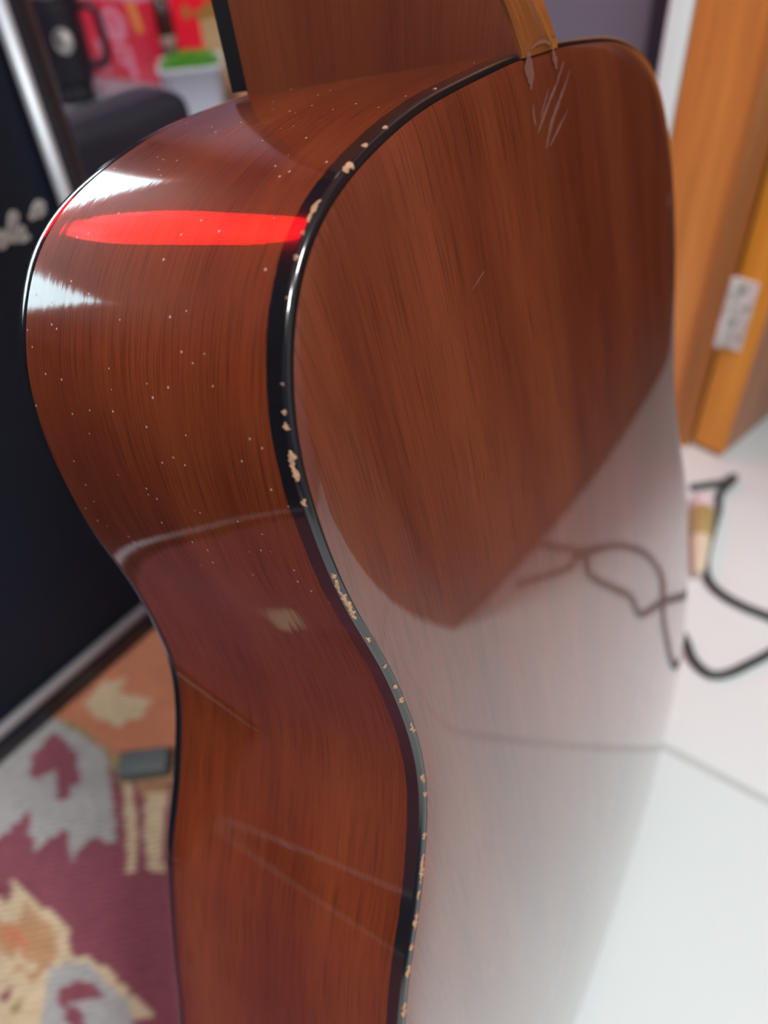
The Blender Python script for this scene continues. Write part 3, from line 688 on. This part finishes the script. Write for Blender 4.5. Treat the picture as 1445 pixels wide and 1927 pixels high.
cable('cable', [(.175, .455, .0004), (.222, .437, .0004), (.250, .418, .0004)] + fp([(1285, 1198), (1303, 1240), (1328, 1265), (1350, 1271), (1378, 1265), (1410, 1250), (1445, 1232)]) + [(.350, .392, .0004), (.388, .418, .0080), (.430, .432, .0004), (.472, .432, .0004), (.53, .412, .0004), (.569, .362, .0082), (.572, .337, .0004), (.628, .268, .0004)], .0041, 'black cable lying in a loose loop nearest the tile joint')
M_PLUGP = plain('pale_pink_plastic', (.72, .58, .62), .4, var=.06); M_PLUGT = plain('tan_plastic', (.40, .29, .12), .4, var=.2, vs=60); M_PLUGC = plain('cream_plastic', (.66, .55, .42), .45, var=.1)
p0 = floor_at(1322, 938, .011); p1 = floor_at(1312, 1085, .008); ax = p1 - p0; L_ = np.linalg.norm(ax[:2]); an = math.atan2(ax[1], ax[0])
pg = empty('cable_plug', (p0[0], p0[1], .0), an); tag(pg, 'tan and pale pink plug lying on the tiles against the cable', 'plug')
def barrel(name, mat, segs):
    m = MB().lathe([(r, x) for x, r in segs], 24); m.v = [(z, x, y + .0125) for x, y, z in m.v]; o = m.build(name, mat, pg, True); return smooth_angle(o, 40)
barrel('cap', M_PLUGP, [(0, .008), (.003, .011), (L_ * .21, .0122), (L_ * .22, .010)])
barrel('barrel', M_PLUGT, [(L_ * .21, .0118), (L_ * .23, .0124), (L_ * .50, .0110), (L_ * .58, .0100)])
barrel('sleeve', M_PLUGC, [(L_ * .57, .0095), (L_ * .60, .0100), (L_ * .85, .0072), (L_, .0045)])

# ------------------------------------------------------------------ brown cabinet that shows in the guitar's back
q = NT('dark_cabinet_wood'); tc = q.n('ShaderNodeTexCoord').outputs['Object']
q.l(q.ramp(q.noise(tc, 1, (30, 30, 2.5), 3), [(.3, (.10, .035, .014)), (.7, (.19, .07, .026))]), q.b.inputs['Base Color']); q.b.inputs['Roughness'].default_value = .45
M_CAB = q.m
C0 = UV(.395, .526, 0); C1 = UV(.127, 1.097, 0); d = C1 - C0; cb = empty('brown_cabinet', C0, math.atan2(d[1], d[0]))
tag(cb, 'dark brown wooden cabinet mirrored in the guitar back above the pale tiles', 'cabinet')
CLn, CH = .80, 1.25
bv = UV(.604 - .395, .563 - .526) ; bv /= np.linalg.norm(bv); dn = d / np.linalg.norm(d); ln_ = np.array([-dn[1], dn[0], 0])
bx_, by_ = float(bv @ dn), float(bv @ ln_)
quad = [(0, 0), (CLn, 0), (CLn + bx_ * 1.1, by_ * 1.1), (bx_ * 1.1, by_ * 1.1)]
if by_ > 0: quad = quad[::-1]
mesh('carcass', [(x, y, z) for z in (0, CH) for x, y in quad], [(0, 1, 2, 3), (7, 6, 5, 4)] + [(k, k + 4, (k + 1) % 4 + 4, (k + 1) % 4) for k in range(4)], M_CAB, cb)
for k in range(2):
    dd = MB().box(.012 + k * .392, .012 + k * .392 + .384, 0, .016, .03, CH - .02, .003).build('cabinet_door', M_CAB, cb)
    hnd = MB().lathe([(.004, 0), (.004, .012), (.012, .016), (.013, .022), (.008, .026)], 20).build('knob', M_STEEL, dd); hnd.location = (.36 if k == 0 else .44, .016, .70); hnd.rotation_euler = (-math.pi / 2, 0, 0)

# ------------------------------------------------------------------ lamps
M_HOUS = plain('lamp_housing', (.7, .7, .7), .4); 
q = NT('lamp_diffuser'); q.b.inputs['Emission Color'].default_value = (.98, .99, 1, 1); q.b.inputs['Emission Strength'].default_value = 6; M_DIFF = q.m
for P, lab in ((LAMP_POS, 'round white ceiling lamp above the place of the camera'), (LAMP2_POS, 'round white ceiling lamp beyond the door')):
    lp = empty('ceiling_lamp', P + EZ * .08, 0); tag(lp, lab, 'lamp', 'ceiling lamps')
    MB().lathe([(.25, 0), (.25, -.03), (.235, -.035)], 48).build('housing', M_HOUS, lp, True)
    MB().lathe([(.232, -.032), (.225, -.044), (.19, -.05), (.1, -.053)], 48).build('diffuser', M_DIFF, lp, True)
q = NT('red_lantern_paper'); q.b.inputs['Base Color'].default_value = (.8, .01, .01, 1); q.b.inputs['Emission Color'].default_value = (1, .004, .008, 1); q.b.inputs['Emission Strength'].default_value = 11; M_LANT = q.m
lc = np.array([-.035, .15, .50]) + np.array([-.60, .58, .545]) / np.linalg.norm([-.60, .58, .545]) * 1.6
ln = empty('red_lantern', lc - EZ * .2, 0); tag(ln, 'glowing red paper lantern mirrored in the guitar shoulder', 'lantern')
v = []; f = []; n = 64; m = 20
for i in range(m + 1):
    t = -1 + 2 * i / m; z = .19 + .215 * t; r = .225 * (1 - (abs(t) * .90) ** 5) ** .5
    for k in range(n): a = 2 * math.pi * k / n; rr = r * (1 - .05 * abs(math.sin(8 * a))); v.append((rr * math.cos(a), rr * math.sin(a), z))
for i in range(m): f += [(i * n + k, i * n + (k + 1) % n, (i + 1) * n + (k + 1) % n, (i + 1) * n + k) for k in range(n)]
mesh('paper_shade', v, f, M_LANT, ln, True)
mesh('bottom_cap', [(.13 * math.cos(a), .13 * math.sin(a), -.024) for a in np.linspace(0, 2 * math.pi, 40, endpoint=False)] + [(0, 0, -.034)], [(k, (k + 1) % 40, 40) for k in range(40)], M_LANT, ln, True)
for z in (-.03, .392): MB().tube([(.125 * math.cos(a), .125 * math.sin(a), z + .01) for a in np.linspace(0, 2 * math.pi, 49)], .006, 8, False).build('ring', M_GOLD, ln, True)
MB().tube([(0, 0, .40), (0, 0, 2.598 - float(lc[2]) + .2)], .003, 8).build('cord', M_EBONY, ln, True)
for k in range(12):
    a = k * math.pi / 6; MB().tube([(.02 * math.cos(a), .02 * math.sin(a), .0), (.024 * math.cos(a), .024 * math.sin(a), -.13)], .003, 6).build('tassel_strand', M_RED2, ln, True)
